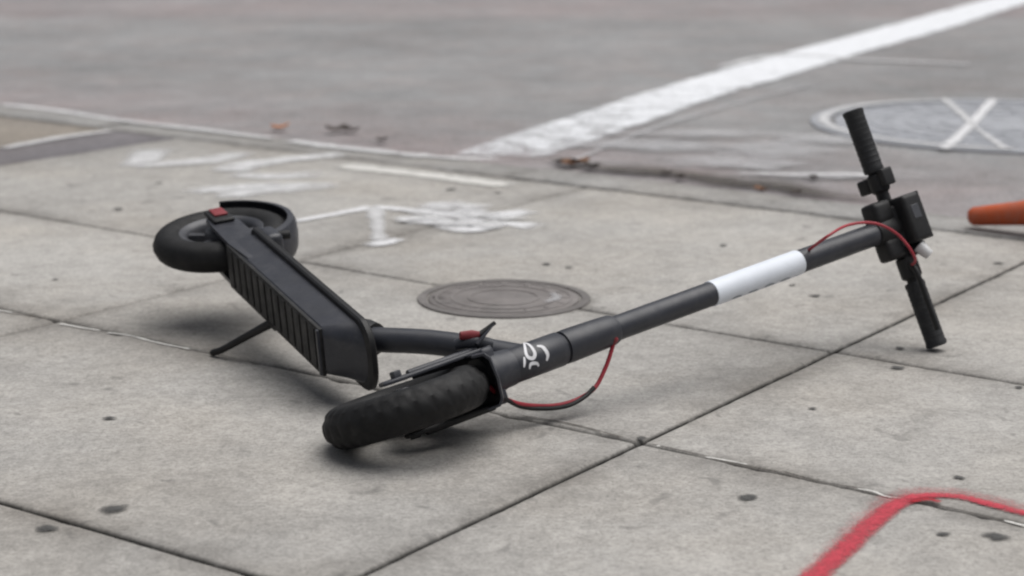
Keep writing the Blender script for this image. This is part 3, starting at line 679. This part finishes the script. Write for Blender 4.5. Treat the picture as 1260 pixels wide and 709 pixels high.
# folding lever with its red catch
lv0 = L2((-0.0749,2.8600,0.1436)); lv1 = L2((-0.0470,2.8700,0.1424)); lv2 = L2((-0.0247,2.8800,0.1581)); lv3 = L2((-0.0515,2.8600,0.1304))
lev = part('fold_lever', tube([lv1, lv1.lerp(lv2, .5), lv2], [.0045, .0035, .003], 10, 4), 'plastic')
part('lever_catch', tube([lv0, lv0.lerp(lv1, .6), lv1], [.006, .0075, .005], 10, 4, .7), 'red', ID, lev)
part('lever_plate', tube([lv3, lv3.lerp(lv2, .55), lv2], [.006, .0045, .0025], 10, 4, .5), 'metal', ID, lev)
part('lever_pivot', tube([L2((-0.0823,2.8700,0.1267)), L2((-0.0588,2.8700,0.1327)), L2((-0.0307,2.8800,0.1254))], [.008, .011, .009], 12, 4), 'metal', ID, lev)
# handlebar
def BL(v): return FK((v[0], v[1], v[2]+HL))
part('handlebar', tube([BL((0, -HB+.01, 0)), BL((0, 0, 0)), BL((0, HB-.01, 0))], .0115, 20), 'plastic')
for s_ in (-1, 1):
    n = 12; pts, rr = [], []
    y1, y0 = HB+(.003 if s_ > 0 else 0), HB-.112
    prof = [(y0, .012), (y0+.001, .0165), (y0+.006, .0178), (y0+.010, .0168), (y1-.010, .0172), (y1-.006, .0184), (y1-.001, .0178), (y1, .0150)]
    g = part('grip', tube([BL((0, s_*y, 0)) for y, r in prof], [r for y, r in prof], 24), 'grip')
    for q in range(9):
        y = y0+.018+q*.0098
        part('grip_ring', tube([BL((0, s_*(y-.0028), 0)), BL((0, s_*(y-.0015), 0)), BL((0, s_*(y+.0015), 0)), BL((0, s_*(y+.0028), 0))], [.0165, .0173, .0173, .0165], 24), 'grip', ID, g)
# stem head, clamp, electronics box on the front, bell, lamp
part('stem_clamp', ax_lathe([(.0001, HL-.052), (.0215, HL-.052), (.024, HL-.045), (.0255, HL-.02), (.0255, HL+.018), (.021, HL+.026), (.0001, HL+.028)]), 'plastic', AL)
part('bar_clamp', tube([BL((0, -.036, 0)), BL((0, -.032, 0)), BL((0, .032, 0)), BL((0, .036, 0))], [.020, .0240, .0240, .020], 24), 'plastic')
pbox('cable_housing', (-.016, -.050, -.050), (.022, -.012, -.008), .010, 'plastic', BL, None, 3)
pbox('cable_housing', (-.016, .014, -.048), (.020, .052, -.010), .010, 'plastic', BL, None, 3)
ebox = pbox('electronics_box', (.008, -.046, -.006), (.046, .036, .036), .008, 'plastic', BL, None, 3)
pbox('box_label', (.0455, -.026, .006), (.0468, -.002, .024), .0006, 'rim', BL, ebox, 1)
pbox('box_lid', (.012, -.046, .035), (.042, .036, .0385), .002, 'plastic', BL, ebox)
bell = part('bell', cyl(BL((.028, .042, .010)), BL((.038, .064, .018)), .0115, seg=18, r1=.009), 'silver')
part('bell_base', cyl(BL((.008, .046, .006)), BL((.036, .046, .016)), .010, seg=14), 'plastic', ID, bell)
thr = part('throttle', tube([BL((0, -.096, 0)), BL((0, -.092, 0)), BL((0, -.066, 0)), BL((0, -.062, 0))], [.013, .0165, .0165, .013], 20), 'plastic')
pbox('thumb_paddle', (-.040, -.092, -.012), (-.012, -.066, .008), .005, 'plastic', BL, thr, 3)
pbox('throttle_block', (.012, -.100, -.010), (.026, -.070, .016), .004, 'plastic', BL, thr, 3)
# brake lever on the lower side
bk = part('brake_mount', tube([BL((0, .052, 0)), BL((0, .056, 0)), BL((0, .088, 0)), BL((0, .092, 0))], [.014, .0180, .0180, .014], 20), 'plastic')
part('brake_lever', tube([BL((.014, .066, -.008)), BL((.028, .085, -.014)), BL((.030, .13, -.016)), BL((.028, HB-.025, -.014))], [.007, .006, .0052, .006], 12, 5, .75), 'plastic', ID, bk)
# cables
cb = part('brake_cable', tube([BL((-.005, .072, .006)), L2((0.6643,3.3000,0.1669)), L2((0.6359,3.3000,0.2051)), L2((0.5946,3.2900,0.2273)), L2((0.5475,3.2700,0.2284)), L2((0.5058,3.2200,0.2192)), FK((.010, -.012, .805))], .0024, 10, 8), 'redcable')
part('brake_cable', tube([FK((.014, .012, .372)), L2((0.1528,2.9850,0.1017)), L2((0.1391,2.9700,0.0640)), L2((0.1178,2.9500,0.0353)), L2((0.0722,2.9200,0.0236)), L2((0.0178,2.8700,0.0376)), L2((-0.0163,2.8300,0.0610)), L2((-0.0313,2.8200,0.0782)), FK((.0, .040, WR+.038))], .0033, 10, 8), 'redcable')
part('power_cable', tube([L2((0.1227,2.9520,0.0411)), L2((0.1090,2.9400,0.0306)), L2((0.0843,2.9200,0.0224)), L2((0.0502,2.8950,0.0244)), L2((0.0118,2.8650,0.0366)), L2((-0.0209,2.8200,0.0673)), FK((-.006, .040, WR+.036))], .0034, 10, 8), 'plastic')
part('cable_boot', tube([FK((.004, .010, .372)), FK((.016, .013, .374)), L2((0.1528,2.9850,0.1017))], [.007, .006, .0045], 12, 4), 'red')
